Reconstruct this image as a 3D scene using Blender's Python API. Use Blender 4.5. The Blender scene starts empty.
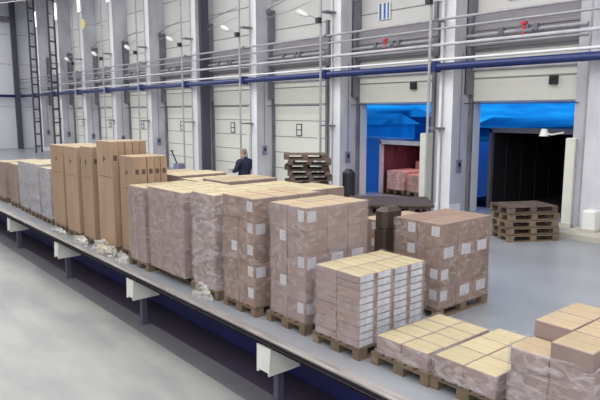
import bpy, bmesh, math, random
from mathutils import Vector, Matrix
random.seed(7)
S = bpy.context.scene
C = S.collection
R = math.radians
S.view_settings.view_transform = 'Standard'
S.view_settings.look = 'None'
S.view_settings.exposure = 0.0
S.cycles.use_denoising = True
S.cycles.max_bounces = 8
S.cycles.transparent_max_bounces = 16

# ------------------------------------------------------------------ materials
def mat(name, col, rough=0.6, metal=0.0, noise=0.0, nscale=4.0, col2=None, rnd=0.0, bump=0.0,
        stretch=(1, 1, 1), emit=None, estr=0.0, coord='Object', spec=0.5, lo=0.35, hi=0.65):
    m = bpy.data.materials.new(name); m.use_nodes = True
    nt = m.node_tree; N = nt.nodes; L = nt.links
    b = N['Principled BSDF']
    b.inputs['Roughness'].default_value = rough
    b.inputs['Metallic'].default_value = metal
    b.inputs['Specular IOR Level'].default_value = spec
    tc = N.new('ShaderNodeTexCoord'); mp = N.new('ShaderNodeMapping')
    mp.inputs['Scale'].default_value = stretch
    L.new(tc.outputs[coord], mp.inputs['Vector'])
    nz = N.new('ShaderNodeTexNoise'); nz.inputs['Scale'].default_value = nscale
    nz.inputs['Detail'].default_value = 5
    L.new(mp.outputs['Vector'], nz.inputs['Vector'])
    c2 = col2 if col2 else tuple(max(0, c * (1 - noise)) for c in col)
    rp = N.new('ShaderNodeValToRGB')
    rp.color_ramp.elements[0].position = lo; rp.color_ramp.elements[1].position = hi
    rp.color_ramp.elements[0].color = (*c2, 1); rp.color_ramp.elements[1].color = (*col, 1)
    L.new(nz.outputs['Fac'], rp.inputs['Fac'])
    out = rp.outputs['Color']
    if rnd:
        oi = N.new('ShaderNodeObjectInfo'); hs = N.new('ShaderNodeHueSaturation')
        mr = N.new('ShaderNodeMapRange')
        mr.inputs['To Min'].default_value = 1 - rnd; mr.inputs['To Max'].default_value = 1 + rnd
        L.new(oi.outputs['Random'], mr.inputs['Value']); L.new(mr.outputs['Result'], hs.inputs['Value'])
        L.new(out, hs.inputs['Color']); out = hs.outputs['Color']
    L.new(out, b.inputs['Base Color'])
    if bump:
        bp = N.new('ShaderNodeBump'); bp.inputs['Strength'].default_value = bump
        bp.inputs['Distance'].default_value = 0.02
        L.new(nz.outputs['Fac'], bp.inputs['Height']); L.new(bp.outputs['Normal'], b.inputs['Normal'])
    if emit:
        b.inputs['Emission Color'].default_value = (*emit, 1); b.inputs['Emission Strength'].default_value = estr
    return m

def film_mat(name, lo, hi, tint=(0.66, 0.61, 0.66), stretch=(1, 1, 1)):
    """clear stretch film: mostly see-through, milky at wrinkles, sheen streaks put into the alpha"""
    m = bpy.data.materials.new(name); m.use_nodes = True
    nt = m.node_tree; N = nt.nodes; L = nt.links
    b = N['Principled BSDF']; b.inputs['Base Color'].default_value = (*tint, 1)
    b.inputs['Roughness'].default_value = 0.22
    tc = N.new('ShaderNodeTexCoord'); mp = N.new('ShaderNodeMapping'); mp.inputs['Scale'].default_value = stretch
    mp.inputs['Rotation'].default_value = (0.25, 0.3, 0)
    nz = N.new('ShaderNodeTexNoise'); nz.inputs['Scale'].default_value = 5; nz.inputs['Detail'].default_value = 6
    nz.inputs['Distortion'].default_value = 1.2
    L.new(tc.outputs['Object'], mp.inputs['Vector']); L.new(mp.outputs['Vector'], nz.inputs['Vector'])
    mr = N.new('ShaderNodeMapRange'); mr.inputs['From Min'].default_value = 0.42; mr.inputs['From Max'].default_value = 0.68
    mr.inputs['To Min'].default_value = lo; mr.inputs['To Max'].default_value = hi
    L.new(nz.outputs['Fac'], mr.inputs['Value']); L.new(mr.outputs['Result'], b.inputs['Alpha'])  # more opaque streaks also stand in for sheen on the wrap
    bp = N.new('ShaderNodeBump'); bp.inputs['Strength'].default_value = 0.6; bp.inputs['Distance'].default_value = 0.03
    L.new(nz.outputs['Fac'], bp.inputs['Height']); L.new(bp.outputs['Normal'], b.inputs['Normal'])
    return m

M = {}
M['floor'] = mat('dock_concrete', (0.27, 0.285, 0.32), 0.32, noise=0.16, nscale=0.7, bump=0.02)
M['lowfloor'] = mat('hall_concrete', (0.285, 0.295, 0.285), 0.5, nscale=0.7, col2=(0.20, 0.205, 0.22), stretch=(.8, 2.4, 1), bump=0.02, lo=0.32, hi=0.6)
M['shade_strip'] = mat('shaded_strip_concrete', (0.13, 0.13, 0.15), 0.7, noise=0.12, nscale=1.2)  # mid grey carries the soft shadow border below the deck edge
M['underfloor'] = mat('shaded_under_floor', (0.055, 0.042, 0.07), 0.6, noise=0.2, nscale=1.5)  # shade beneath the deck put into the floor colour
M['underwall'] = mat('dark_blue_under_wall', (0.02, 0.025, 0.15), 0.6, noise=0.3, nscale=2)  # deep blue colour of the set-back wall below the deck
M['edge'] = mat('worn_steel_edge', (0.36, 0.335, 0.335), 0.45, 0.2, noise=0.35, nscale=3, stretch=(.6, 4, 4))
M['edgedark'] = mat('dark_edge_and_shade', (0.02, 0.018, 0.024), 0.9, spec=0.1)  # dark edge line; near-black also stands in for shadow below the nosing
M['bracket'] = mat('white_concrete', (0.72, 0.72, 0.70), 0.7, noise=0.10, nscale=3)
M['slatepost'] = mat('slate_post_paint', (0.08, 0.08, 0.13), 0.5)
M['wall'] = mat('cream_panel', (0.60, 0.60, 0.595), 0.6, noise=0.08, nscale=0.5)
M['wall_end'] = mat('pale_blue_panel', (0.62, 0.63, 0.70), 0.6, noise=0.08, nscale=0.4)
M['wall_grey'] = mat('grey_mid_panel', (0.27, 0.25, 0.29), 0.6, noise=0.35, nscale=1.2, stretch=(.4, 1, 6))
M['door'] = mat('door_cream', (0.72, 0.73, 0.675), 0.45, noise=0.06, nscale=0.8)
M['joint'] = mat('panel_joint', (0.24, 0.25, 0.25), 0.7)
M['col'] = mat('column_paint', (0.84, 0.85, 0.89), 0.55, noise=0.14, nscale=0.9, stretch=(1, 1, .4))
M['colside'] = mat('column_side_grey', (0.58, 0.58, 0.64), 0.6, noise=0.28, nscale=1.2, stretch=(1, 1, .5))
M['track'] = mat('track_steel', (0.20, 0.20, 0.24), 0.5, 0.1, noise=0.3, nscale=3)
M['steel'] = mat('galvanised_steel', (0.42, 0.42, 0.46), 0.5, 0.2, noise=0.2, nscale=4)
M['darksteel'] = mat('dark_steel', (0.075, 0.075, 0.11), 0.5, 0.3)
M['bluepipe'] = mat('blue_pipe_paint', (0.016, 0.032, 0.15), 0.35, noise=0.2, nscale=2)
M['whitepipe'] = mat('white_pipe', (0.72, 0.73, 0.78), 0.4)
M['black'] = mat('black_plastic', (0.015, 0.015, 0.02), 0.5)
M['red'] = mat('red_paint', (0.50, 0.04, 0.06), 0.4)
M['yellow'] = mat('yellow_sign', (0.62, 0.55, 0.20), 0.5)
M['lampwhite'] = mat('lamp_white', (0.72, 0.73, 0.72), 0.4)
M['cream'] = mat('cream_guard', (0.68, 0.68, 0.62), 0.5, noise=0.1, nscale=3)
M['bluemark'] = mat('blue_print', (0.05, 0.12, 0.40), 0.5)
M['curb'] = mat('curb_concrete', (0.50, 0.48, 0.42), 0.8, noise=0.2, nscale=3)
M['wood'] = mat('pallet_wood', (0.20, 0.145, 0.10), 0.75, noise=0.4, nscale=5, rnd=0.25, stretch=(1, 4, 1))
M['wooddark'] = mat('dark_pallet_wood', (0.16, 0.11, 0.09), 0.8, noise=0.5, nscale=5, rnd=0.35, stretch=(1, 4, 1))
M['tabletop'] = mat('dark_brown_board', (0.06, 0.038, 0.030), 0.55, noise=0.3, nscale=4)
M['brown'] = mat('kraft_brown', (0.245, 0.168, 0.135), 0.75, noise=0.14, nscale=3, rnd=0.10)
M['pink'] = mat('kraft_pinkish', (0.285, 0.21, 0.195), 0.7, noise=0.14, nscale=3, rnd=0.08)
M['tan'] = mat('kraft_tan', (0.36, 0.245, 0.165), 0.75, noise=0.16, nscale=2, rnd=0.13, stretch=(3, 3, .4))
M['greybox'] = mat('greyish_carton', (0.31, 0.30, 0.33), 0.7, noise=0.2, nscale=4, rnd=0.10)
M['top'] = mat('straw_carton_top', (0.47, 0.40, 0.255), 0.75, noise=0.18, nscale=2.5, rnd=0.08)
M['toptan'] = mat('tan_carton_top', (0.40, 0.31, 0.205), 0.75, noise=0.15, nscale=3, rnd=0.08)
M['label'] = mat('label_paper', (0.50, 0.49, 0.52), 0.6, noise=0.12, nscale=9, rnd=0.08)
M['labelblue'] = mat('label_paper_cool', (0.55, 0.58, 0.66), 0.55, noise=0.25, nscale=18, rnd=0.08)
M['print'] = mat('dark_print', (0.09, 0.055, 0.045), 0.7)
M['tape'] = mat('packing_tape', (0.52, 0.42, 0.32), 0.35)
M['film'] = film_mat('stretch_film', 0.02, 0.30, stretch=(1.1, 1.1, 1.9))
M['filmheavy'] = film_mat('layered_stretch_film', 0.08, 0.52, tint=(.72, .68, .72), stretch=(1.0, 1.0, 2.2))
M['filmheap'] = film_mat('crumpled_film', 0.10, 0.62, tint=(0.80, 0.79, 0.74), stretch=(.9, .9, 2))
M['navy'] = mat('navy_jacket', (0.014, 0.018, 0.06), 0.8, noise=0.3, nscale=8)
M['trouser'] = mat('dark_trousers', (0.02, 0.02, 0.035), 0.8)
M['skin'] = mat('skin', (0.52, 0.33, 0.25), 0.55)
M['hair'] = mat('grey_hair', (0.20, 0.17, 0.15), 0.8)
M['shoe'] = mat('black_shoe', (0.02, 0.02, 0.02), 0.5)
M['trailer_frame'] = mat('trailer_grey', (0.50, 0.50, 0.54), 0.5, noise=0.2, nscale=4)
M['trailer_dark'] = mat('trailer_dark_frame', (0.10, 0.10, 0.13), 0.5)
M['trailer_red'] = mat('maroon_curtain', (0.10, 0.025, 0.045), 0.6, noise=0.4, nscale=2, stretch=(1, 3, .6))
M['trailer_black'] = mat('black_liner', (0.012, 0.010, 0.014), 0.7)
M['snow'] = mat('dusk_snow', (0.80, 0.85, 0.90), 0.7, nscale=0.12, col2=(0.14, 0.18, 0.28), stretch=(.5, 1.8, 1), lo=0.42, hi=0.60)
M['yardblue'] = mat('blue_hoarding', (0.28, 0.50, 0.80), 0.6, noise=0.12, nscale=1)
M['yarddark'] = mat('dark_shed', (0.10, 0.16, 0.30), 0.7, noise=0.5, nscale=0.6)
M['yardlight'] = mat('pale_shed', (0.42, 0.60, 0.80), 0.7, noise=0.2, nscale=0.8)
M['glow'] = mat('daylight_pane', (0.9, 0.93, 1.0), 0.3, emit=(0.92, 0.95, 1.0), estr=2.6)
M['dark_pink'] = mat('pink_wrapped_goods', (0.60, 0.38, 0.36), 0.35, noise=0.4, nscale=5, rnd=0.15)
M['greypanel'] = mat('equipment_grey', (0.18, 0.19, 0.30), 0.5)

# ------------------------------------------------------------------ mesh helpers
class MB:
    def __init__(s): s.v = []; s.f = []; s.m = []; s.mats = []
    def mi(s, m):
        if m not in s.mats: s.mats.append(m)
        return s.mats.index(m)
    def quad(s, pts, m):
        b = len(s.v); s.v += [tuple(p) for p in pts]; s.f.append(tuple(range(b, b + len(pts)))); s.m.append(s.mi(m))
    def box(s, x0, x1, y0, y1, z0, z1, m, top=None, T=None, sides=None):
        b = len(s.v)
        vs = [Vector(p) for p in [(x0, y0, z0), (x1, y0, z0), (x1, y1, z0), (x0, y1, z0), (x0, y0, z1), (x1, y0, z1), (x1, y1, z1), (x0, y1, z1)]]
        if T: vs = [T @ p for p in vs]
        s.v += [tuple(p) for p in vs]
        fs = [(0, 3, 2, 1), (4, 5, 6, 7), (0, 1, 5, 4), (1, 2, 6, 5), (2, 3, 7, 6), (3, 0, 4, 7)]
        s.f += [tuple(b + i for i in f) for f in fs]
        for k in range(6):
            s.m.append(s.mi(top if (k == 1 and top) else (sides if (k in (3, 5) and sides) else m)))
    def bevbox(s, x0, x1, y0, y1, z0, z1, m, bev=0.006, top=None):
        """box with chamfered vertical and top edges"""
        c = bev; b = len(s.v)
        def ring(i, z): return [(x0 + i + c, y0 + i, z), (x1 - i - c, y0 + i, z), (x1 - i, y0 + i + c, z), (x1 - i, y1 - i - c, z), (x1 - i - c, y1 - i, z), (x0 + i + c, y1 - i, z), (x0 + i, y1 - i - c, z), (x0 + i, y0 + i + c, z)]
        rs = [ring(0, z0), ring(0, z1 - c), ring(c, z1)]
        for r in rs: s.v += r
        for k in range(2):
            for j in range(8):
                s.f.append((b + k * 8 + j, b + k * 8 + (j + 1) % 8, b + (k + 1) * 8 + (j + 1) % 8, b + (k + 1) * 8 + j)); s.m.append(s.mi(m))
        s.f.append(tuple(b + 16 + j for j in range(8))); s.m.append(s.mi(top or m))
        s.f.append(tuple(b + 7 - j for j in range(8))); s.m.append(s.mi(m))
    def tube(s, pts, r, m, n=8, cap=True):
        pts = [Vector(p) for p in pts]; b0 = len(s.v); k = len(pts)
        for i, p in enumerate(pts):
            d = (pts[min(i + 1, k - 1)] - pts[max(i - 1, 0)]).normalized()
            a = Vector((0, 0, 1)) if abs(d.z) < 0.9 else Vector((1, 0, 0))
            u = d.cross(a).normalized(); w = d.cross(u)
            rr = r[i] if isinstance(r, (list, tuple)) else r
            for j in range(n):
                t = 2 * math.pi * j / n
                s.v.append(tuple(p + u * math.cos(t) * rr + w * math.sin(t) * rr))
        for i in range(k - 1):
            for j in range(n):
                s.f.append((b0 + i * n + j, b0 + i * n + (j + 1) % n, b0 + (i + 1) * n + (j + 1) % n, b0 + (i + 1) * n + j)); s.m.append(s.mi(m))
        if cap:
            s.f.append(tuple(b0 + j for j in range(n))[::-1]); s.m.append(s.mi(m))
            s.f.append(tuple(b0 + (k - 1) * n + j for j in range(n))); s.m.append(s.mi(m))
    def build(s, name, parent=None, loc=None, rot=None, smooth=False):
        me = bpy.data.meshes.new(name); me.from_pydata(s.v, [], s.f)
        for m in s.mats: me.materials.append(M[m])
        for p, i in zip(me.polygons, s.m): p.material_index = i
        if smooth:
            for p in me.polygons: p.use_smooth = True
        me.update(); bm = bmesh.new(); bm.from_mesh(me); bmesh.ops.recalc_face_normals(bm, faces=bm.faces); bm.to_mesh(me); bm.free()
        o = bpy.data.objects.new(name, me); C.objects.link(o)
        if parent: o.parent = parent
        if loc is not None: o.location = loc
        if rot is not None: o.rotation_euler = rot
        return o

def tag(o, label=None, cat=None, group=None, kind=None):
    if label: o['label'] = label
    if cat: o['category'] = cat
    if group: o['group'] = group
    if kind: o['kind'] = kind
    return o
def empty(name, loc=(0, 0, 0), rz=0):
    o = bpy.data.objects.new(name, None); C.objects.link(o); o.location = loc; o.rotation_euler = (0, 0, rz)
    o.empty_display_size = 0.2
    return o
KIDS = {}
def kids(o):
    return [c for c in KIDS.get(o.name, [])]
def kid(parent, o):
    KIDS.setdefault(parent.name, []).append(o); return o
def dup(root, loc, rz=0, **t):
    r = root.copy(); C.objects.link(r); r.location = loc; r.rotation_euler = (0, 0, rz)
    for k in ('label', 'category', 'group'):
        if k in r.keys() and k in ('label',): pass
    for ch in kids(root):
        c = ch.copy(); C.objects.link(c); c.parent = r
        kid(r, c)
        for g in kids(ch):
            d = g.copy(); C.objects.link(d); d.parent = c
    tag(r, t.get('label'), t.get('cat'), t.get('group'))
    return r
NUM = ['first', 'second', 'third', 'fourth', 'fifth', 'sixth', 'seventh', 'eighth', 'ninth', 'tenth', 'eleventh', 'twelfth']

# ------------------------------------------------------------------ camera (fitted to the photograph)
f, pitch, yaw, CH = 600.0, R(8.3439), R(39.7303), 2.82
fh = Vector((-math.cos(yaw), math.sin(yaw), 0)); rt = Vector((math.sin(yaw), math.cos(yaw), 0)); up = Vector((0, 0, 1))
fw = fh * math.cos(pitch) - up * math.sin(pitch); cu = fh * math.sin(pitch) + up * math.cos(pitch)
cam = bpy.data.cameras.new('camera'); co = bpy.data.objects.new('camera', cam); C.objects.link(co)
cam.sensor_width = 36; cam.lens = 36.0 * f / 600; cam.clip_end = 400
mw = Matrix.Identity(4)
for i, a in enumerate((rt, cu, -fw)):
    for j in range(3): mw[j][i] = a[j]
mw.translation = (0, 0, CH)
co.matrix_world = mw; S.camera = co

# ------------------------------------------------------------------ world: blue dusk outside the hall
w = bpy.data.worlds.new('dusk'); S.world = w; w.use_nodes = True
N = w.node_tree.nodes; L = w.node_tree.links
bg = N['Background']; tc = N.new('ShaderNodeTexCoord'); mp = N.new('ShaderNodeMapping'); mp.inputs['Scale'].default_value = (3, 3, 22)
nz = N.new('ShaderNodeTexNoise'); nz.inputs['Scale'].default_value = 2.0; nz.inputs['Detail'].default_value = 5
rp = N.new('ShaderNodeValToRGB'); rp.color_ramp.elements[0].position = .42; rp.color_ramp.elements[1].position = .62
rp.color_ramp.elements[0].color = (0.004, 0.085, 0.42, 1); rp.color_ramp.elements[1].color = (0.01, 0.30, 0.80, 1)
L.new(tc.outputs['Generated'], mp.inputs['Vector']); L.new(mp.outputs['Vector'], nz.inputs['Vector']); L.new(nz.outputs['Fac'], rp.inputs['Fac'])
L.new(rp.outputs['Color'], bg.inputs['Color']); bg.inputs['Strength'].default_value = 1.5

# ------------------------------------------------------------------ lights inside
def area(x, y, z, sx, sy, e, col=(1, 0.985, 0.96), rot=(0, 0, 0)):
    l = bpy.data.lights.new('hall_light', 'AREA'); l.shape = 'RECTANGLE'; l.size = sx; l.size_y = sy; l.energy = e; l.color = col
    o = bpy.data.objects.new('hall_light', l); C.objects.link(o); o.location = (x, y, z); o.rotation_euler = rot
    return o
for x in (-44, -32, -20, -9, 2):
    area(x, 6.5, 10.4, 9, 8, 880)
    area(x, -3, 10.4, 9, 7, 700)
area(3.5, -6, 7.0, 8, 6, 650, rot=(R(58), 0, R(30)))

# ------------------------------------------------------------------ room shell
WY = 14.65; LOW = -1.0; HZ = 11.0; XE = -50.0; XR = 8.0; YB = -12.0
NB = 9; BAY = 4.6
XLS = [-9.97, -14.42, -19.12, -23.66, -28.2, -32.6, -37.1, -41.5, -45.9]
def XL(n): return XLS[n]
def XRt(n): return XL(n) + 3.0
def struct(o, label=None): return tag(o, label, None, None, 'structure')
b = MB(); b.box(XE, XR, 4.40, WY + 0.9, -0.16, 0, 'floor'); struct(b.build('floor'))
b = MB(); b.box(XE, XR, YB, 4.28, LOW - 0.2, LOW, 'lowfloor'); struct(b.build('floor_lower'))
b = MB(); b.box(XE, XR, 4.28, 4.64, LOW - 0.2, LOW, 'shade_strip'); struct(b.build('floor_shade_strip'))  # floor strip coloured as the deck's half shadow
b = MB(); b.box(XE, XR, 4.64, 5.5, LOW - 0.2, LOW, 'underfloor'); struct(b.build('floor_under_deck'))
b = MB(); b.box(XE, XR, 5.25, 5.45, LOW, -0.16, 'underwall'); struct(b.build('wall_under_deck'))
b = MB(); b.box(XE, XR, YB, WY + 0.3, HZ, HZ + 0.2, 'wall'); struct(b.build('ceiling'))
b = MB()
b.box(XE - .3, XE, YB, WY + .3, LOW - .2, HZ, 'wall_end')
for z in (0.0, 3.2, 6.4, 8.6): b.box(XE, XE + .015, YB, WY, z, z + .03, 'wall_grey')
struct(b.build('wall_left'))
b = MB(); b.box(XE + .02, XE + .25, YB, 13.0, 9.5, 9.9, 'track'); struct(b.build('trim_23'))
b = MB(); b.box(XR, XR + .3, YB, WY + .3, LOW - .2, HZ, 'wall'); struct(b.build('wall_right'))
b = MB(); b.box(XE, XR, YB - .3, YB, LOW - .2, HZ, 'wall'); struct(b.build('wall_front'))
b = MB()
DH = 3.09
b.box(XE, XR, WY, WY + .3, DH, HZ, 'wall')
xs = [XE] + sum([[XL(n), XRt(n)] for n in reversed(range(NB))], []) + [XR]
xs[0] = XE
for i in range(0, len(xs), 2):
    if xs[i + 1] > xs[i]: b.box(xs[i], xs[i + 1], WY, WY + .3, -.2, DH, 'wall')
for z in (5.95, 7.05, 8.15): b.box(XE, XR, WY - .012, WY, z, z + .035, 'joint')
struct(b.build('wall_back'))

# platform edge: steel nosing
b = MB()
b.box(XE, XR, 4.28, 4.40, -0.075, 0.012, 'edge')
b.box(XE, XR, 4.255, 4.28, -0.055, -0.02, 'edgedark')
b.box(XE, XR, 4.36, 4.40, -0.16, -0.075, 'edgedark')  # recessed face given the colour of deep shadow
b.tube([(XE, 4.285, -0.0), (XR, 4.285, -0.0)], 0.022, 'edge')
struct(b.build('trim_1'))

# brackets with posts under the deck
k = 0
for bx in [-5.9, -9.92, -13.9, -17.95, -22.0]:
    t = empty('deck_bracket', (bx, 4.32, -0.17))
    b = MB()
    p = [(-.13, -.02, .02), (.13, -.02, .02), (.13, -.02, -.31), (-.13, -.02, -.31), (-.13, .93, .0), (.13, .93, .0), (.13, .93, -.24), (-.13, .93, -.24), (-.13, .45, -.31), (.13, .45, -.31)]
    for q in [(0, 1, 2, 3), (1, 5, 6, 9, 2), (0, 3, 8, 7, 4), (3, 2, 9, 8), (8, 9, 6, 7), (0, 4, 5, 1), (4, 7, 6, 5)]: b.quad([p[i] for i in q], 'bracket')
    o = b.build('cantilever_arm', t)
    bm = bmesh.new(); bm.from_mesh(o.data); bmesh.ops.remove_doubles(bm, verts=bm.verts, dist=1e-4)
    bmesh.ops.bevel(bm, geom=bm.edges[:], offset=0.018, segments=2, affect='EDGES'); bm.to_mesh(o.data); bm.free()
    b = MB(); b.box(-.045, .045, .17, .27, LOW + .17, -.25, 'slatepost'); b.build('post', t)
    b = MB(); b.box(-.08, .08, .14, .30, LOW + .17, LOW + .185, 'slatepost'); b.build('foot_plate', t)
    tag(t, ['white deck bracket with dark post, nearest the front of the photo',
            'white deck bracket with dark post, second from the front',
            'white deck bracket with dark post, third from the front',
            'small far white deck bracket, fourth from the front',
            'farthest white deck bracket at the left edge'][k], 'bracket', 'white brackets carrying the deck edge')
    k += 1

# ------------------------------------------------------------------ bays of the dock wall
OPEN = {0, 1}
for n in range(NB):
    xl, xr = XL(n), XRt(n)
    dn = n + 1
    d = empty('door_%d' % dn, (xl + 1.5, WY, 0)); struct(d)
    w2 = 1.5
    # header panel above the opening (folded-up leaf / fixed leaf)
    b = MB()
    b.box(-w2, w2, -.06, 0, 3.09, 4.45, 'door')
    for z in (3.09, 3.72, 4.0): b.box(-w2, w2, -.075, -.06, z, z + .035, 'joint')
    b.tube([(-w2, -.10, 3.98), (w2, -.10, 3.98)], .045, 'steel')
    b.build('header_panel', d)
    if n not in OPEN:
        b = MB(); b.box(-w2, w2, -.03, .05, 0, 3.09, 'door')
        for z in (.62, 1.24, 1.86, 2.48): b.box(-w2, w2, -.037, -.03, z, z + .028, 'joint')
        b.build('door_leaf', d)
        b = MB()
        for (a0, a1, c0, c1) in ((-.16, .16, 1.92, 1.96), (-.16, .16, 2.34, 2.38), (-.16, -.12, 1.92, 2.38), (.12, .16, 1.92, 2.38), (-.16, .16, 2.13, 2.17)):
            b.box(a0, a1, -.06, -.03, c0, c1, 'track')
        b.build('window_frame', d, (0.0, 0, 0))
        b = MB(); b.box(-.12, .12, -.045, -.03, 1.96, 2.34, 'door'); b.build('window_pane', d)
        b = MB(); b.box(1.05, 1.25, -.06, -.03, .3, 1.9, 'lampwhite'); b.box(1.10, 1.12, -.09, -.03, .9, 1.1, 'track'); b.build('wicket_handle_plate', d)
    # tracks
    for s, xx in ((0, -w2 - .16), (1, w2 + .02)):
        b = MB()
        wd = .15 if s else .2
        if s:
            b.box(xx, xx + .1, -.10, -.02, 0, 6.0, 'track')
        else:
            b.box(xx - .04, xx + .16, -.30, -.02, 3.3, 6.7, 'track')
            b.box(xx + .06, xx + .15, -.12, -.02, 0, 3.3, 'track')
            b.box(xx - .01, xx + .04, -.34, -.30, 3.3, 6.6, 'colside')
            b.box(xx - .16, xx + .22, -.36, -.28, 6.55, 6.72, 'track')
        b.build('track_post', d)
    # mid zone: grey corrugated lintel with ducts
    b = MB()
    b.box(-w2 - .25, w2 + .2, -.12, 0, 4.45, 5.45, 'wall_grey')
    for z in (4.52, 4.75, 5.0, 5.22): b.box(-w2 - .25, w2 + .2, -.15, -.12, z, z + .05, 'joint')
    b.build('lintel_panel', d)
    b = MB(); b.tube([(-w2 - .3, -.32, 4.86), (w2 + .2, -.32, 4.86)], .05, 'steel')
    for q in (-.6, .1, .35): b.box(q, q + .12, -.40, -.26, 4.82, 4.99, 'track')
    b.build('torsion_shaft', d)
    b = MB(); b.tube([(-w2 - .3, -.30, 4.62), (w2 + .2, -.30, 4.62)], .035, 'steel'); b.build('lower_rail', d)
    # pilaster between bays (to the left of the door: its right face is toward the camera)
    px1 = xl - .12; px0 = px1 - .46
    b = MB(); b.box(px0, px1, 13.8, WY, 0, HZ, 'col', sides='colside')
    b.box(px0 - .02, px1 + .02, 13.78, 14.3, 0, .25, 'col')
    struct(b.build('trim_%d' % (dn + 1)))
    place = ['of the right open bay', 'of the left open bay', 'behind the dark pallet pile', 'of the bay where the person stands',
             'one bay beyond the person', 'two bays beyond the person', 'three bays beyond the person', 'four bays beyond the person', 'in the farthest bay'][n]
    # slim standpipe in front of each column
    b = MB(); qx = px0 - .02
    b.tube([(qx, 13.36, 0), (qx, 13.36, 9.5)], .04, 'steel', n=8)
    b.tube([(qx + .22, 13.70, 0), (qx + .22, 13.70, 9.5)], .03, 'steel', n=8)
    for z in (2.35, 6.0): b.box(qx - .04, qx + .26, 13.36, 13.8, z, z + .05, 'track')
    tag(b.build('standpipe'), 'pair of slim grey standpipes on the column ' + place, 'pipe', 'standpipes along the dock wall')
    # dock lamp on an arm
    if n < 7:
        t = empty('dock_lamp', (qx, 13.28, 5.75))
        b = MB(); b.box(-.07, .09, -.10, .04, -.08, .08, 'black'); b.build('mount', t)
        b = MB(); b.tube([(0, -.05, 0), (-.25, -.08, .16), (-.5, -.1, .22)], .022, 'steel'); b.build('arm', t)
        b = MB(); b.tube([(-.42, -.1, .17), (-.55, -.1, .24), (-.85, -.1, .36), (-1.02, -.1, .41)], [.03, .09, .10, .03], 'lampwhite', n=10); b.build('lamp_head', t)
        tag(t, 'swing-arm dock lamp with pale oval head ' + place, 'lamp', 'dock lamps high on the columns')
    # control box on column side, wall cabinet
    b = MB(); b.box(px1, px1 + .05, 14.05, 14.25, 1.15, 1.5, 'greypanel'); b.box(px1 + .05, px1 + .06, 14.1, 14.2, 1.3, 1.42, 'black')
    b.tube([(px1 + .03, 14.15, 1.5), (px1 + .03, 14.15, 4.4)], .012, 'track', n=6)
    tag(b.build('door_control_box'), 'small dark control box with conduit on the column ' + place, 'control box', 'door control boxes')
    # cream guard at right jamb for the open doors, slim for the others
    if n in OPEN:
        t = empty('door_guard', (xr + .02, 14.35, 0))
        b = MB(); b.bevbox(-.15, .1, -.1, .22, 0.12, 2.2, 'cream', .02); b.build('guard_profile', t)
        b = MB(); b.box(-.17, .12, -.12, .24, 0, .12, 'curb'); b.build('foot', t)
        tag(t, 'tall cream impact guard at the right jamb ' + place, 'door guard', 'cream guards')
        b = MB(); b.box(.78 + xl + .2, .98 + xl + .2, WY - .16, WY - .06, 3.5, 3.72, 'black')
        o = b.build('signal_lamp_box', None); o.location.x += 1.25
        tag(o, 'small black square signal box above the door ' + place, 'signal lamp')
        # number sign with blue bars
        t = empty('bay_sign', (xl + 1.02 + .15 * (1 - n), WY - .03, 5.72))
        b = MB(); b.box(-.26, .26, -.02, 0, 0, .52, 'lampwhite'); b.build('sign_plate', t)
        b = MB(); b.box(-.2, -.12, -.03, -.02, .02, .5, 'bluemark'); b.box(-.02, .06, -.03, -.02, .02, .5, 'bluemark'); b.box(.14, .2, -.03, -.02, .02, .5, 'bluemark'); b.build('printed_bars', t)
        tag(t, 'white sign with upright blue bars high above the door ' + place, 'sign', 'bay signs')
        t = empty('red_valve', (xr - 1.0, 13.6, 4.77))
        b = MB(); b.tube([(0, 0, -.1), (0, 0, .12)], .045, 'red', n=10); b.build('valve_body', t)
        b = MB(); b.tube([(0, 0, .13), (0, 0, .19)], .09, 'red', n=10); b.build('wheel', t)
        b = MB(); b.tube([(-.22, 0, -.03), (.22, 0, -.03)], .05, 'track', n=8); b.build('pipe_stub', t)
        tag(t, 'red valve on a dark pipe stub over the door ' + place, 'valve', 'red valves')
    # thin wire frame from track post up
    b = MB(); b.tube([(xl - .15, 14.3, 6.7), (xl + 1.3, 14.2, 6.9), (xr + .4, 13.6, 6.85)], .014, 'track', n=5)
    b.tube([(xl - .15, 14.3, 6.4), (xl + 1.3, 14.2, 6.45), (xr + .4, 13.6, 6.5)], .012, 'steel', n=5)
    tag(b.build('door_cable'), 'two thin cables rising from the track post ' + place, 'cable', 'cables over the doors')
    b = MB(); b.tube([(xl - .1, 14.3, 3.05), (xr + .1, 14.3, 3.05)], .015, 'darksteel', n=5)
    b.build('cross_wire', d, (-(xl + 1.5), -WY, 0))
# upright bright lamp panels hung in the far bays
for wx, lab in ((-31.9, 'nearest'), (-36.2, 'second nearest'), (-40.3, 'second farthest'), (-44.55, 'farthest')):
    t = empty('lamp_panel', (wx, 13.3, 8.63))
    b = MB(); b.box(-.22, .22, -.02, .02, 0, 1.0, 'glow'); b.build('diffuser', t)
    b = MB()
    for q in ((-.26, -.22, 0, 1.0), (.22, .26, 0, 1.0), (-.26, .26, -.05, 0), (-.26, .26, 1.0, 1.05)): b.box(q[0], q[1], -.04, .04, q[2], q[3], 'lampwhite')
    b.build('frame', t)
    b = MB(); b.tube([(0, 0, 1.05), (0, 0, HZ - 8.63)], .015, 'steel', n=6); b.build('hanger', t)
    tag(t, 'bright upright lamp panel high on the far left, ' + lab + ' of the four', 'lamp', 'lamp panels high on the far left')
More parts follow.
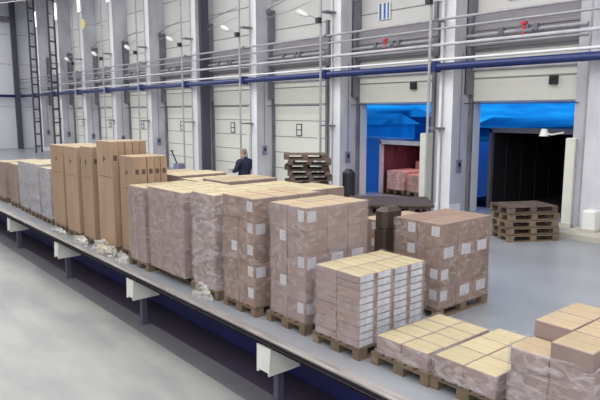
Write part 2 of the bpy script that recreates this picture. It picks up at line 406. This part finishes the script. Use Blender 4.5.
# column + curb at right of the right open door
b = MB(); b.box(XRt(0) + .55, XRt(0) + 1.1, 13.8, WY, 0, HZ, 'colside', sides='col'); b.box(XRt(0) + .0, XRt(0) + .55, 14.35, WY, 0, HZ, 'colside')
b.tube([(XRt(0) + .35, 14.2, 0), (XRt(0) + .35, 14.2, HZ)], .04, 'steel')
struct(b.build('trim_20'))
b = MB(); b.bevbox(-6.55, -5.0, 13.1, 14.4, 0, .14, 'curb', .02); tag(b.build('concrete_curb'), 'low pale concrete curb beside the right open door', 'curb')
b = MB(); b.bevbox(-6.25, -5.95, 13.5, 13.9, .14, .62, 'lampwhite', .03); b.box(-6.3, -5.9, 13.45, 13.95, .14, .2, 'curb')
tag(b.build('wheel_guard'), 'short white wheel guard standing on the concrete curb', 'guard')
# dark upright strip near the person
b = MB(); b.box(XL(3) - .62 + .55, XL(3) - .2 + .28, 13.95, 14.35, 0, HZ, 'darksteel'); struct(b.build('trim_21'))

# long pipes and rails along the wall
def run(name, y, z, r, m, label, cat, n=12, brk=None):
    t = empty(name, (XE + .02, y, z)); b = MB(); b.tube([(0, 0, 0), (XR - XE - .04, 0, 0)], r, m, n=n); b.build('pipe_run', t, smooth=True)
    if brk:
        for k in range(NB):
            x = XL(k) - .50 - XE - .02
            b = MB(); b.box(x - .06, x + .06, -r * 1.3, r * 1.3, -r * 1.4, r * 1.4, brk)
            b.box(x - .04, x + .04, 0, 13.8 - y, -.03, .03, brk); b.build('pipe_clamp', t)
    tag(t, label, cat)
run('blue_pipe', 13.52, 4.03, .10, 'bluepipe', 'thick dark blue pipe running along the whole dock wall', 'pipe', brk='bluepipe')
run('white_pipe', 13.50, 4.215, .035, 'whitepipe', 'thin white pipe riding just above the thick blue pipe', 'pipe', 8)
run('cable_rail', 13.50, 5.27, .035, 'steel', 'upper of the two thin grey rails along the dock wall', 'rail', 8, 'track')
run('cable_rail', 13.50, 5.03, .030, 'steel', 'lower of the two thin grey rails along the dock wall', 'rail', 8)
run('grey_conduit', 13.60, 4.62, .045, 'colside', 'pale grey conduit between blue pipe and thin rails', 'pipe', 8)

t = empty('blue_pipe', (XE + .3, 0, 4.03)); b = MB(); b.tube([(0, YB + .1, 0), (0, 13.3, 0)], .10, 'bluepipe', n=12); b.build('pipe_run', t, smooth=True)
for yy in (-8, -3, 2, 7, 11.5):
    b = MB(); b.box(-.26, .02, yy, yy + .08, -.04, .04, 'track'); b.build('pipe_clamp', t)
tag(t, 'dark blue pipe running across the far end wall', 'pipe')
# lattice ladders at the far end
for (lx, ly, lab) in ((-44.2, 12.9, 'far dark lattice mast, left of the two'), (-40.1, 12.9, 'far dark lattice mast, right of the two')):
    t = empty('lattice_mast', (lx, ly, 0))
    for s in (-.27, .27):
        b = MB(); b.box(s * .9 - .05, s * .9 + .05, -s * 1.0 - .05, -s * 1.0 + .05, 0, HZ - .1, 'darksteel'); b.build('chord', t)
    z = .4
    while z < HZ - .5:
        b = MB()
        T = Matrix.Translation((0, 0, z)) @ Matrix.Rotation(-math.atan2(1.0, .9), 4, 'Z')
        b.box(-.36, .36, -.03, .03, 0, .1, 'darksteel', T=T); z += .85
        b.build('rung', t)
    tag(t, lab + ', with rungs', 'mast')
b = MB(); b.box(-49.9, -49.6, 13.0, 13.35, 0, HZ, 'darksteel'); struct(b.build('trim_22'))
b = MB(); b.tube([(-49.8, 6, 9.2), (-30, 12.9, 9.0)], .02, 'whitepipe', n=5); tag(b.build('white_cable'), 'thin white cable strung high across the far left corner', 'cable')
t = empty('yellow_beacon', (-35.57, 13.3, 7.86)); b = MB(); b.tube([(0, -.06, 0), (0, .0, 0)], .27, 'yellow', n=20); b.build('disc', t)
b = MB(); b.tube([(0, 0, 0), (0, 1.35, 0)], .015, 'steel'); b.build('mount', t); tag(t, 'round yellow disc sign high on the far wall', 'sign')

# ------------------------------------------------------------------ pallets
def make_pallet(wood, thin=False):
    root = empty('wooden_pallet'); W, D = .4, .6
    b = MB()
    for (x0, x1) in ((-.4, -.255), (-.205, -.105), (-.0725, .0725), (.105, .205), (.255, .4)):
        b.box(x0, x1, -D, D, .122, .144, wood)
    for y in (-.6, -.0725, .455): b.box(-W, W, y, y + .145, .1, .122, wood)
    kid(root, b.build('deck', root))
    for y in (-.6, -.0725, .455):
        for x in (-.4, -.0725, .3):
            bb = MB(); ww = .1 if x != -.0725 else .145
            bb.box(x, x + ww, y, y + .145, .022, .1, wood); kid(root, bb.build('block', root))
    for x in (-.4, -.0725, .3):
        bb = MB(); ww = .1 if x != -.0725 else .145
        bb.box(x, x + ww, -D, D, 0, .022, wood); kid(root, bb.build('runner', root))
    return root
PAL = make_pallet('wood'); PALD = make_pallet('wooddark')
used = {'wood': False, 'dark': False}
def pallet(x, y, z, rz, label, group, dark=False):
    k = 'dark' if dark else 'wood'; src = PALD if dark else PAL
    if not used[k]:
        used[k] = True; src.location = (x, y, z); src.rotation_euler = (0, 0, rz); tag(src, label, 'pallet', group); return src
    return dup(src, (x, y, z), rz, label=label, cat='pallet', group=group)

# ------------------------------------------------------------------ cartons
CART = {}
INNER = MB()
def carton_proto(w, d, h, side, top, deco):
    """carton mesh with origin at its base centre; child parts: label(s), tape, print"""
    key = (round(w, 3), round(d, 3), round(h, 3), side, top, deco)
    if key in CART: return key
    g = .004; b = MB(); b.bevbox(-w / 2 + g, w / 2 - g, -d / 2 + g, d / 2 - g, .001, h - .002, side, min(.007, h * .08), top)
    b.box(-w / 2 + g + .008, w / 2 - g - .008, -.0015, .0015, h - .003, h - .0015, 'print')
    parts = []
    body = b
    def lab(name, fn):
        q = MB(); fn(q); parts.append((name, q))
    e = .0035 - g
    if 'L' in deco:   # shipping labels on the aisle side and on the right side
        lab('shipping_label', lambda q: q.box(w * .10, w * .40, -d / 2 - e, -d / 2 + g, h * .40, h * .86, 'label'))
        lab('shipping_label', lambda q: q.box(w / 2 - g, w / 2 + e, -d * .42, -d * .02, h * .36, h * .84, 'label'))
    if 'R' in deco:
        lab('shipping_label', lambda q: q.box(w / 2 - g, w / 2 + e, -d * .30, d * .26, h * .36, h * .86, 'label'))
    if 'F' in deco:
        lab('shipping_label', lambda q: q.box(w * .10, w * .42, -d / 2 - e, -d / 2 + g, h * .40, h * .86, 'label'))
    if 'E' in deco:   # end almost covered by a cool white label
        lab('end_label', lambda q: q.box(w / 2 - g, w / 2 + e, -d * .44, d * .30, h * .10, h * .90, 'labelblue'))
    if 'T' in deco:
        lab('tape', lambda q: (q.box(-.022, .022, -d / 2 - .001, -d / 2 + g, 0.01, h - .01, 'tape'),))
    if 'P' in deco:   # printed marks on tall cartons
        def pr(q):
            q.box(-.05, -.015, -d / 2 - e, -d / 2 + g, h * .80, h * .855, 'print'); q.box(-.03, .05, -d / 2 - e, -d / 2 + g, h * .82, h * .84, 'print')
            q.box(-w * .38, w * .38, -d / 2 - e, -d / 2 + g, h * .66, h * .664, 'print')
        lab('printed_mark', pr)
    if 'S' in deco:
        lab('printed_mark', lambda q: q.box(w / 2 - g, w / 2 + e, -d * .25, d * .25, h * .82, h * .87, 'print'))
    CART[key] = [body, parts, None]
    return key
def carton(x, y, z, w, d, h, side, top, deco, label, group, rz=0):
    key = carton_proto(w, d, h, side, top, deco); c = CART[key]
    if c[2] is None:
        o = c[0].build('cardboard_box', None, (x, y, z), (0, 0, rz))
        for nm, q in c[1]: kid(o, q.build(nm, o))
        c[2] = o; tag(o, label, 'box', group); return o
    return dup(c[2], (x, y, z), rz, label=label, cat='box', group=group)

def film(x0, x1, y0, y1, z0, z1, label, m='film', off=.012, top=False, seed=0):
    rnd = random.Random(seed + int(abs(x0) * 100)); b = MB()
    x0 -= off; x1 += off; y0 -= off; y1 += off
    per = [(x0, y0), (x1, y0), (x1, y1), (x0, y1)]
    pts = []
    for i in range(4):
        a, c = per[i], per[(i + 1) % 4]; n = 7
        for k in range(n): pts.append((a[0] + (c[0] - a[0]) * k / n, a[1] + (c[1] - a[1]) * k / n, k == 0, i))
    rows = 8; nn = len(pts); V = []
    for r in range(rows + 1):
        for p in pts:
            j = 0 if p[2] else rnd.uniform(0, .012)
            nx = (0, 1, 0, -1)[p[3]]; ny = (-1, 0, 1, 0)[p[3]]
            zz = z0 + (z1 - z0) * r / rows + (rnd.uniform(-.02, .012) if r == rows else 0)
            V.append((p[0] + nx * j, p[1] + ny * j, zz))
    b.v = V
    for r in range(rows):
        for k in range(nn):
            b.f.append((r * nn + k, r * nn + (k + 1) % nn, (r + 1) * nn + (k + 1) % nn, (r + 1) * nn + k)); b.m.append(b.mi(m))
    o = b.build('stretch_film', smooth=True)
    tag(o, label, 'film', 'stretch film wraps'); return o

def stack(ref, x0, x1, y0, y1, z1, nx, ny, nz, side, top, deco='', filmm='film', pal=True, rot=False, jit=.004, z0=.144, skip=None, fl=None, decofn=None, allb=False):
    """a pallet load of separate cartons; ref is the phrase that tells the stack apart"""
    cx_, cy_ = (x0 + x1) / 2, (y0 + y1) / 2
    if pal:
        if ref.endswith('carton row'): cy_ = y0 + .6
        pallet(cx_, cy_, 0, R(90) if rot else 0, 'wooden pallet under ' + ref, 'pallets along the deck')
    w, d, h = (x1 - x0) / nx, (y1 - y0) / ny, (z1 - z0) / nz
    for iz in range(nz):
        for iy in range(ny):
            for ix in range(nx):
                if not (iy == 0 or ix == nx - 1 or iz == nz - 1):
                    INNER.bevbox(x0 + w * ix + .006, x0 + w * (ix + 1) - .006, y0 + d * iy + .006, y0 + d * (iy + 1) - .006, z0 + h * iz + .001, z0 + h * (iz + 1) - .002, side, .004); continue
                if skip and skip(ix, iy, iz): continue
                dd = decofn(ix, iy, iz) if decofn else deco
                jx, jy = random.uniform(-jit, jit), random.uniform(-jit, jit)
                rowt = ('%s from top, ' % NUM[nz - 1 - iz]) if nz > 1 else ''
                colt = ('%s from left, ' % NUM[ix]) if nx > 1 else ''
                dpt = ('%s from aisle, ' % NUM[iy]) if ny > 1 else ''
                desc = colt + dpt + rowt
                carton(x0 + w * (ix + .5) + jx, y0 + d * (iy + .5) + jy, z0 + h * iz, w, d, h, side, top, dd,
                       'carton ' + desc + ref, 'cartons of ' + ref)
    if filmm: film(x0, x1, y0, y1, z0 + .005, z1 + .008, 'clear stretch film around ' + ref, filmm)

Lr = lambda p, dec, alt='': (lambda ix, iy, iz: dec if random.random() < p else alt)
# front to back along the deck edge
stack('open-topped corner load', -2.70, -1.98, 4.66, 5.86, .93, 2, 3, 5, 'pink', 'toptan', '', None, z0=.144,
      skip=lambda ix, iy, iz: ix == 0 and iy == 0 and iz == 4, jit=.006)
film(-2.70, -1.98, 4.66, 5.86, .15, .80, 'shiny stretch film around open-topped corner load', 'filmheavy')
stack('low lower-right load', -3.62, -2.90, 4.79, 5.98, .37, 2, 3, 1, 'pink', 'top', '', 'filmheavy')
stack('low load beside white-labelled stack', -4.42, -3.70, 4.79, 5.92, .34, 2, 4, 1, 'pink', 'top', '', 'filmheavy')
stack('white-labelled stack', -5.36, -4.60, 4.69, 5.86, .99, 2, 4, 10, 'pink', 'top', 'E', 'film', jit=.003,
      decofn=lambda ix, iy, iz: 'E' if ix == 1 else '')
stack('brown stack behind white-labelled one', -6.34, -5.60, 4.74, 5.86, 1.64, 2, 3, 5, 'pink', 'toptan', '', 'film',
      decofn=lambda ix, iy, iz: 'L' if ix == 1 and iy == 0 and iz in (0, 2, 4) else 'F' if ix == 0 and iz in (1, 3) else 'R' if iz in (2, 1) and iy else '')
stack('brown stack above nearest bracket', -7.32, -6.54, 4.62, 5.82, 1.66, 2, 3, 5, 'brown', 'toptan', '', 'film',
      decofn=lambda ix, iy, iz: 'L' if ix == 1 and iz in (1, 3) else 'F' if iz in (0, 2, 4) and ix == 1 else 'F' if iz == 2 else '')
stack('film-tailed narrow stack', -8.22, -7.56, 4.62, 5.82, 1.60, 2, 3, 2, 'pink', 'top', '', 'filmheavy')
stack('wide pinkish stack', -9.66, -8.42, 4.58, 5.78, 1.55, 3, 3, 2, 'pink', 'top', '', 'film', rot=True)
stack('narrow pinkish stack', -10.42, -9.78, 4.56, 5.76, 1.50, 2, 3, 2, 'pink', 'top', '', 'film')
# tall tan cartons
def tall(ref, x0, x1, y0, y1, z1, nx, ny, filmm=None, z0=.144):
    stack(ref, x0, x1, y0, y1, z1, nx, ny, 1, 'tan', 'toptan', 'PS', filmm, jit=.006, z0=z0)
tall('front tan carton row', -11.24, -10.58, 4.75, 5.44, 1.99, 1, 5)
tall('tallest tan carton row', -12.16, -11.38, 4.66, 5.40, 2.25, 1, 5)
tall('second tan carton row', -12.98, -12.36, 4.62, 5.6, 2.10, 1, 4)
tall('third tan carton row', -14.0, -13.2, 4.62, 5.6, 2.06, 1, 3)
tall('farthest tan carton row', -15.1, -14.25, 4.66, 5.6, 2.05, 1, 3)
# far wrapped loads
stack('lilac far load', -16.2, -15.4, 4.70, 5.9, 1.42, 2, 3, 1, 'greybox', 'top', '', 'filmheavy')
stack('grey far load beside lilac one', -17.3, -16.4, 4.72, 5.92, 1.46, 3, 3, 1, 'greybox', 'top', '', 'filmheavy')
stack('short grey far load', -18.4, -17.55, 4.76, 5.96, 1.44, 2, 3, 1, 'greybox', 'top', '', 'filmheavy')
stack('brown far load nearer left edge', -19.65, -18.75, 4.8, 6.0, 1.30, 2, 3, 1, 'brown', 'top', '', 'film')
stack('brown far load at left edge', -21.0, -20.1, 4.8, 6.0, 1.28, 2, 3, 1, 'brown', 'top', '', 'film')
# second row behind
rr = [(-12.95, -12.15, 1.46), (-12.0, -11.2, 1.5), (-11.1, -10.3, 1.46), (-10.2, -9.35, 1.54), (-9.25, -8.4, 1.49), (-8.3, -7.45, 1.54)]
for i, (a, c, z) in enumerate(rr):
    y0_ = 6.0
    stack('back-row load %s from far end' % NUM[i], a, c, y0_, y0_ + 1.2, z, 2, 3, 1 if i < 5 else 3, 'pink' if i % 2 else 'brown', 'top' if i % 3 else 'toptan', '', None, jit=.004)
# back right: brown stack with labels on the open floor
stack('brown stack on open floor', -5.68, -4.86, 6.50, 7.68, 1.33, 2, 3, 4, 'brown', 'brown', '', 'film',
      decofn=lambda ix, iy, iz: ('L' if iy == 0 and iz in (0, 1) else 'R' if iz in (0, 2) and ix == 1 else 'F' if iz in (2, 3) else ''))
stack('half-hidden brown load', -7.25, -6.43, 7.42, 8.6, 1.0, 2, 3, 3, 'brown', 'toptan', 'F', None)
# dark crate behind
t = empty('dark_crate', (-6.0, 6.72, 0)); b = MB(); b.bevbox(-.11, .11, -.2, .2, .03, 1.10, 'tabletop', .02); b.build('body', t)
b = MB(); b.bevbox(-.12, .12, -.21, .21, 1.11, 1.42, 'tabletop', .06); b.build('rounded_lid', t)
b = MB(); b.box(-.11, .11, -.2, -.1, 0, .03, 'wooddark'); b.box(-.11, .11, .1, .2, 0, .03, 'wooddark'); b.build('skid', t)
tag(t, 'dark brown upright crate with rounded lid between brown loads', 'crate')
for i in range(6):
    pallet(-9.0 + random.uniform(-.04, .04), 9.45 + random.uniform(-.04, .04), .145 * i, R(45 + random.uniform(-3, 3)), 'dark pallet, %s up, left pile before left open door' % NUM[i], 'dark pallets before the left open door', True)
    pallet(-8.37 + random.uniform(-.02, .02), 10.06 + random.uniform(-.02, .02), .145 * i, R(45 + random.uniform(-1, 1)), 'dark pallet, %s up, right pile before left open door' % NUM[i], 'dark pallets before the left open door', True)
b = MB(); b.bevbox(-.88, .88, -.66, .66, 0, .05, 'tabletop', .01)
tag(b.build('wooden_board', None, (-8.68, 9.75, .872), (0, 0, R(45))), 'flat dark brown board lying across the two dark pallet piles', 'board')
# pallet pile at right open door
for i in range(4):
    pallet(-7.02 + random.uniform(-.03, .03), 12.42 + random.uniform(-.03, .03), .155 * i, R(-31 + random.uniform(-2, 2)) , 'light pallet, %s from the floor in pile at right open door' % NUM[i], 'pallets at the right open door')
pallet(-7.08, 12.45, .155 * 4, R(-27), 'dark topmost pallet of pile at right open door', 'pallets at the right open door', True)
# dark pallet pile at closed door 3
for i in range(11):
    pallet(-13.08 + random.uniform(-.10, .10), 11.15 + random.uniform(-.08, .08), .15 * i, R(-40 + random.uniform(-9, 9)), 'dark weathered pallet, %s up in pile before the closed door' % NUM[i], 'dark pallet pile before the closed door', True)
b = MB(); b.tube([(-12.15, 11.9, .0), (-12.15, 11.9, 1.12), (-12.15, 11.9, 1.22)], [.18, .18, .08], 'black', n=14); tag(b.build('black_drum'), 'slim black drum right of the dark pallet pile', 'drum')
o = INNER.build('cardboard_boxes'); tag(o, 'brown cartons hidden deep inside the pallet loads', 'boxes', None, 'stuff')

# ------------------------------------------------------------------ crumpled film
def heap(x, y, z, sx, sy, sz, label, seed):
    bm = bmesh.new(); bmesh.ops.create_icosphere(bm, subdivisions=4, radius=1)
    rnd = random.Random(seed); from mathutils import noise
    for v in bm.verts:
        n = noise.fractal(v.co * 1.6 + Vector((seed, 0, 0)), 1.0, 2.0, 4)
        v.co *= 1 + .35 * n
        v.co = Vector((v.co.x * sx, v.co.y * sy, max(v.co.z, -.3) * sz))
    me = bpy.data.meshes.new('crumpled_film'); bm.to_mesh(me); bm.free(); me.materials.append(M['filmheap'])
    for p in me.polygons: p.use_smooth = True
    o = bpy.data.objects.new('crumpled_film', me); C.objects.link(o); o.location = (x, y, z)
    return tag(o, label, 'film', 'crumpled film on the deck')
heap(-11.62, 4.51, .05, .50, .13, .20, 'crumpled film heap at foot of tan tall cartons', 1)
heap(-10.66, 4.50, .04, .20, .10, .16, 'small crumpled film heap beside pinkish stack', 2)
heap(-12.9, 4.50, .03, .45, .09, .13, 'crumpled film strip at foot of second tan row', 3)
heap(-14.3, 4.50, .03, .40, .09, .10, 'crumpled film strip farthest along the deck edge', 5)
heap(-7.80, 4.53, .04, .24, .08, .17, 'crumpled film tail at foot of narrow stack', 4)
b = MB(); b.tube([(-11.75, 4.50, .11), (-11.4, 4.50, .11)], .07, 'top', n=14); tag(b.build('film_roll'), 'yellowish roll lying in the crumpled film', 'roll')

# ------------------------------------------------------------------ hand pallet truck at far column
t = empty('hand_pallet_truck', (-23.4, 12.9, 0))
for s in (-.2, .2):
    b = MB(); b.box(s - .08, s + .08, -.2, .95, .07, .14, 'greypanel'); b.build('fork', t)
b = MB(); b.bevbox(-.26, .26, -.45, -.15, .1, .62, 'greypanel', .03); b.build('pump_body', t)
b = MB(); b.tube([(0, -.35, .5), (0, -.62, 1.15)], .03, 'black'); b.tube([(-.14, -.62, 1.17), (.14, -.62, 1.17)], .025, 'black'); b.build('handle', t)
for s in (-.1, .1):
    b = MB(); b.tube([(s - .03, -.35, .09), (s + .03, -.35, .09)], .09, 'black', n=14); b.build('wheel', t)
tag(t, 'blue-grey hand pallet truck parked by the column left of the person', 'pallet truck')

# ------------------------------------------------------------------ person
def person(x, y, rz):
    V = []; Ed = []; Rr = []
    def add(p, r, par=None):
        V.append(p); Rr.append(r)
        if par is not None: Ed.append((par, len(V) - 1))
        return len(V) - 1
    pel = add((0, 0, .95), (.17, .13))
    wa = add((0, .0, 1.10), (.20, .17), pel); ch = add((0, .01, 1.30), (.235, .19), wa); sh = add((0, .01, 1.43), (.17, .13), ch)
    nk = add((0, -.015, 1.51), (.06, .06), sh); hd0 = add((0, -.03, 1.58), (.075, .085), nk); hd = add((0, -.035, 1.655), (.085, .10), hd0); hd2 = add((0, -.03, 1.725), (.06, .07), hd)
    for s in (-1, 1):
        hip = add((s * .10, 0, .88), (.10, .11), pel); kn = add((s * .12, -.02, .50), (.07, .075), hip); an = add((s * .13, .02, .10), (.055, .055), kn)
        add((s * .14, -.12, .05), (.045, .04), an)
        s0 = add((s * .225, 0, 1.40), (.09, .09), sh); el = add((s * .32, -.05, 1.14), (.075, .075), s0)
        wr = add((s * .16, -.30, 1.10), (.036, .036), el); pm = add((s * .13, -.37, 1.11), (.036, .022), wr)
        for fi, (dx, ln) in enumerate(((-.030, .07), (-.010, .08), (.011, .075), (.031, .06))):
            a = add((s * .13 + dx, -.42, 1.115), (.010, .010), pm); bq = add((s * .13 + dx * .9, -.42 - ln * .5, 1.10), (.009, .009), a); add((s * .13 + dx * .8, -.42 - ln * .7, 1.075), (.007, .007), bq)
        a = add((s * .13 - s * .045, -.385, 1.13), (.011, .011), pm); add((s * .13 - s * .06, -.42, 1.135), (.009, .009), a)
    me = bpy.data.meshes.new('tmp'); me.from_pydata(V, Ed, []); o = bpy.data.objects.new('tmp', me); C.objects.link(o)
    md = o.modifiers.new('s', 'SKIN'); sd = o.modifiers.new('u', 'SUBSURF'); sd.levels = 2; sd.render_levels = 2
    for i, v in enumerate(me.skin_vertices[0].data): v.radius = Rr[i]; v.use_root = (i == 0)
    bpy.context.view_layer.update()
    dg = bpy.context.evaluated_depsgraph_get(); me2 = bpy.data.meshes.new_from_object(o.evaluated_get(dg))
    bpy.data.objects.remove(o)
    me2.name = 'body'; me2.materials.clear()
    for m in ('skin', 'navy', 'trouser', 'shoe'): me2.materials.append(M[m])
    for p in me2.polygons:
        c = p.center; p.use_smooth = True
        k = 1
        if c.z > 1.50: k = 0
        elif c.z < .09: k = 3
        elif c.z < .86: k = 2
        if c.y < -.315: k = 0
        if c.z < .12 and k != 2: k = 3
        p.material_index = k
    root = bpy.data.objects.new('person', me2); C.objects.link(root); root.location = (x, y, 0); root.rotation_euler = (0, 0, rz)
    tag(root, 'person in dark navy jacket standing by the closed door, looking at a tablet', 'person')
    # hair, face
    bm = bmesh.new(); bmesh.ops.create_uvsphere(bm, u_segments=20, v_segments=14, radius=1)
    for v in list(bm.verts):
        if v.co.z < .05 and v.co.y < .35 or v.co.z < -.55: bm.verts.remove(v)
    for v in bm.verts: v.co = Vector((v.co.x * .094, v.co.y * .108 - .022, v.co.z * .10 + 1.675))
    hm = bpy.data.meshes.new('hair'); bm.to_mesh(hm); bm.free(); hm.materials.append(M['hair'])
    h = bpy.data.objects.new('hair', hm); C.objects.link(h); h.parent = root
    b = MB(); b.tube([(0, -.12, 1.665), (0, -.155, 1.635), (0, -.13, 1.62)], [.010, .016, .008], 'skin', n=8); b.build('nose', root, smooth=True)
    for s in (-1, 1):
        b = MB(); b.tube([(s * .033, -.125, 1.668), (s * .033, -.134, 1.668)], .011, 'black', n=8); b.build('eye', root)
        b = MB(); b.tube([(s * .088, -.02, 1.69), (s * .096, -.01, 1.66), (s * .088, -.025, 1.63)], [.010, .018, .008], 'skin', n=8); b.build('ear', root, smooth=True)
    b = MB(); b.box(-.025, .025, -.128, -.118, 1.600, 1.608, 'trailer_red'); b.build('mouth', root)
    b = MB(); b.tube([(0, -.01, 1.46), (0, -.012, 1.54)], [.105, .082], 'navy', n=16, cap=False); b.build('jacket_collar', root, smooth=True)
    return root
pr = person(-14.42, 9.88, R(-76))
T = Matrix.Translation((-14.42, 9.88, 0)) @ Matrix.Rotation(R(-76), 4, 'Z')
t = empty('tablet', T @ Vector((0, -.44, 1.14)), R(-76)); b = MB(); b.bevbox(-.13, .13, -.09, .09, 0, .012, 'black', .004); b.build('case', t)
b = MB(); b.box(-.115, .115, -.078, .078, .0122, .0135, 'greypanel'); b.build('screen', t); tag(t, 'small dark tablet held in the hands of the standing person', 'tablet')

# ------------------------------------------------------------------ trailers at the open doors
def trailer(x0, x1, y0, ln, z0, z1, fr, ins, label):
    t = empty('truck_trailer', ((x0 + x1) / 2, y0, z0)); hw = (x1 - x0) / 2; H = z1 - z0
    b = MB()
    for s in (-1, 1): b.box(min(s * hw, s * (hw - .09)), max(s * hw, s * (hw - .09)), 0, .14, -.1, H, fr)
    b.box(-hw, hw, 0, .14, H - .10, H + .04, fr); b.box(-hw, hw, 0, .14, -.16, 0, fr); b.build('rear_frame', t)
    for s in (-1, 1):
        b = MB(); b.box(min(s * hw, s * (hw - .04)), max(s * hw, s * (hw - .04)), .14, ln, 0, H, ins)
        for k in range(1, 8):
            yy = k * ln / 8; b.box(min(s * (hw - .04), s * (hw - .07)), max(s * (hw - .04), s * (hw - .07)), yy, yy + .06, 0, H, ins)
        b.box(min(s * hw, s * (hw + .02)), max(s * hw, s * (hw + .02)), .14, ln, -.05, H, 'yardblue')
        b.build('side_wall', t)
    b = MB(); b.box(-hw, hw, .14, ln, H - .03, H, ins); b.build('roof', t)
    b = MB(); b.box(-hw, hw, .0, ln, -.04, 0, 'tabletop'); b.build('load_floor', t)
    b = MB(); b.box(-hw, hw, ln, ln + .05, 0, H, ins); b.build('front_wall', t)
    b = MB(); b.box(-hw + .2, hw - .2, .3, ln, -.35, -.16, 'black'); b.build('chassis', t)
    for s in (-1, 1):
        for yy in (1.4, 2.6):
            b = MB(); b.tube([(s * (hw - .35), yy, -.68), (s * (hw - .02), yy, -.68)], .42, 'black', n=20); b.build('wheel', t)
    tag(t, label, 'trailer')
    return t
trailer(-14.42, -11.75, 15.6, 6.5, -.02, 1.82, 'trailer_frame', 'trailer_red', 'maroon-lined truck trailer with pale frame docked at left open door')
trailer(-10.07, -7.45, 15.6, 7.0, -.02, 2.33, 'trailer_dark', 'trailer_black', 'black empty truck trailer docked at right open door')
for i, (x, y, wz) in enumerate(((-13.88, 16.45, .80), (-12.95, 16.45, .72), (-13.8, 17.9, 1.05), (-12.85, 17.9, 1.1))):
    t = empty('wrapped_pallet_load', (x, y, 0))
    b = MB()
    for iz in range(3):
        for ix in range(2): b.bevbox(-.4 + .4 * ix + .005, .4 * ix - .005, -.6, .6, .14 + iz * (wz - .14) / 3, .14 + (iz + 1) * (wz - .14) / 3 - .008, 'dark_pink', .015)
    b.build('cartons', t)
    b = MB()
    for q in (-.4, -.07, .28): b.box(q, q + .12, -.6, .6, 0, .1, 'wood')
    b.box(-.4, .4, -.6, .6, .1, .135, 'wood'); b.build('pallet_base', t)
    tag(t, 'pink wrapped load in the maroon trailer, ' + ['front left', 'front right', 'rear left', 'rear right'][i], 'load', 'loads inside the maroon trailer')
l = bpy.data.lights.new('trailer_light', 'AREA'); l.size = 1.2; l.energy = 22; l.color = (1, .50, .55)
o = bpy.data.objects.new('trailer_light', l); C.objects.link(o); o.location = (-13.1, 16.4, 1.72)
# small white lamp on arm in right door
t = empty('loading_lamp', (-7.25, 14.45, 2.32)); b = MB(); b.tube([(0, 0, 0), (-.3, -.02, -.06), (-.5, -.02, -.02)], .02, 'lampwhite'); b.build('arm', t)
b = MB(); b.tube([(-.5, -.02, -.1), (-.5, -.02, .08)], [.12, .07], 'lampwhite', n=14); b.build('lamp_head', t); tag(t, 'small white loading lamp on a bent arm inside right open door', 'lamp')

# ------------------------------------------------------------------ yard outside
b = MB(); b.box(-110, 30, WY + .3, 120, LOW - .3, LOW, 'snow'); struct(b.build('ground_outside'), None)
for (cx_, w_, lab_) in ((-22.5, 14.0, 'flat blue hoarding with white top rail left of the maroon-lined trailer'), (-10.95, 1.2, 'narrow blue hoarding with white rail between the two trailers')):
    t = empty('site_hoarding', (cx_, 18.5, LOW)); b = MB(); b.box(-w_ / 2, w_ / 2, 0, .15, 0, 2.72, 'yardblue'); b.build('boards', t)
    b = MB(); b.box(-w_ / 2, w_ / 2, -.05, .2, 2.72, 2.80, 'whitepipe'); b.build('top_rail', t)
    tag(t, lab_, 'fence')
def shed(x, y, w_, d_, h_, m, label):
    t = empty('yard_shed', (x, y, LOW)); b = MB(); b.box(-w_ / 2, w_ / 2, 0, d_, 0, h_, m); b.build('walls', t)
    b = MB(); v = [(-w_ / 2 - .3, -.3, h_), (w_ / 2 + .3, -.3, h_), (w_ / 2 + .3, d_ + .3, h_), (-w_ / 2 - .3, d_ + .3, h_), (-w_ / 2 - .3, d_ / 2, h_ + .8), (w_ / 2 + .3, d_ / 2, h_ + .8)]
    for q in ((0, 1, 5, 4), (3, 4, 5, 2), (0, 4, 3), (1, 2, 5), (0, 3, 2, 1)): b.quad([v[i] for i in q], 'snow')
    b.build('roof', t); tag(t, label, 'building')
shed(-42, 38, 16, 6, 3.4, 'yarddark', 'long dark blue shed beyond the hoarding')
shed(-33, 33, 5, 4, 2.9, 'yardlight', 'small pale blue shed in front of the long dark shed')
shed(-24, 42, 9, 6, 2.6, 'yarddark', 'dark shed seen over the black trailer')
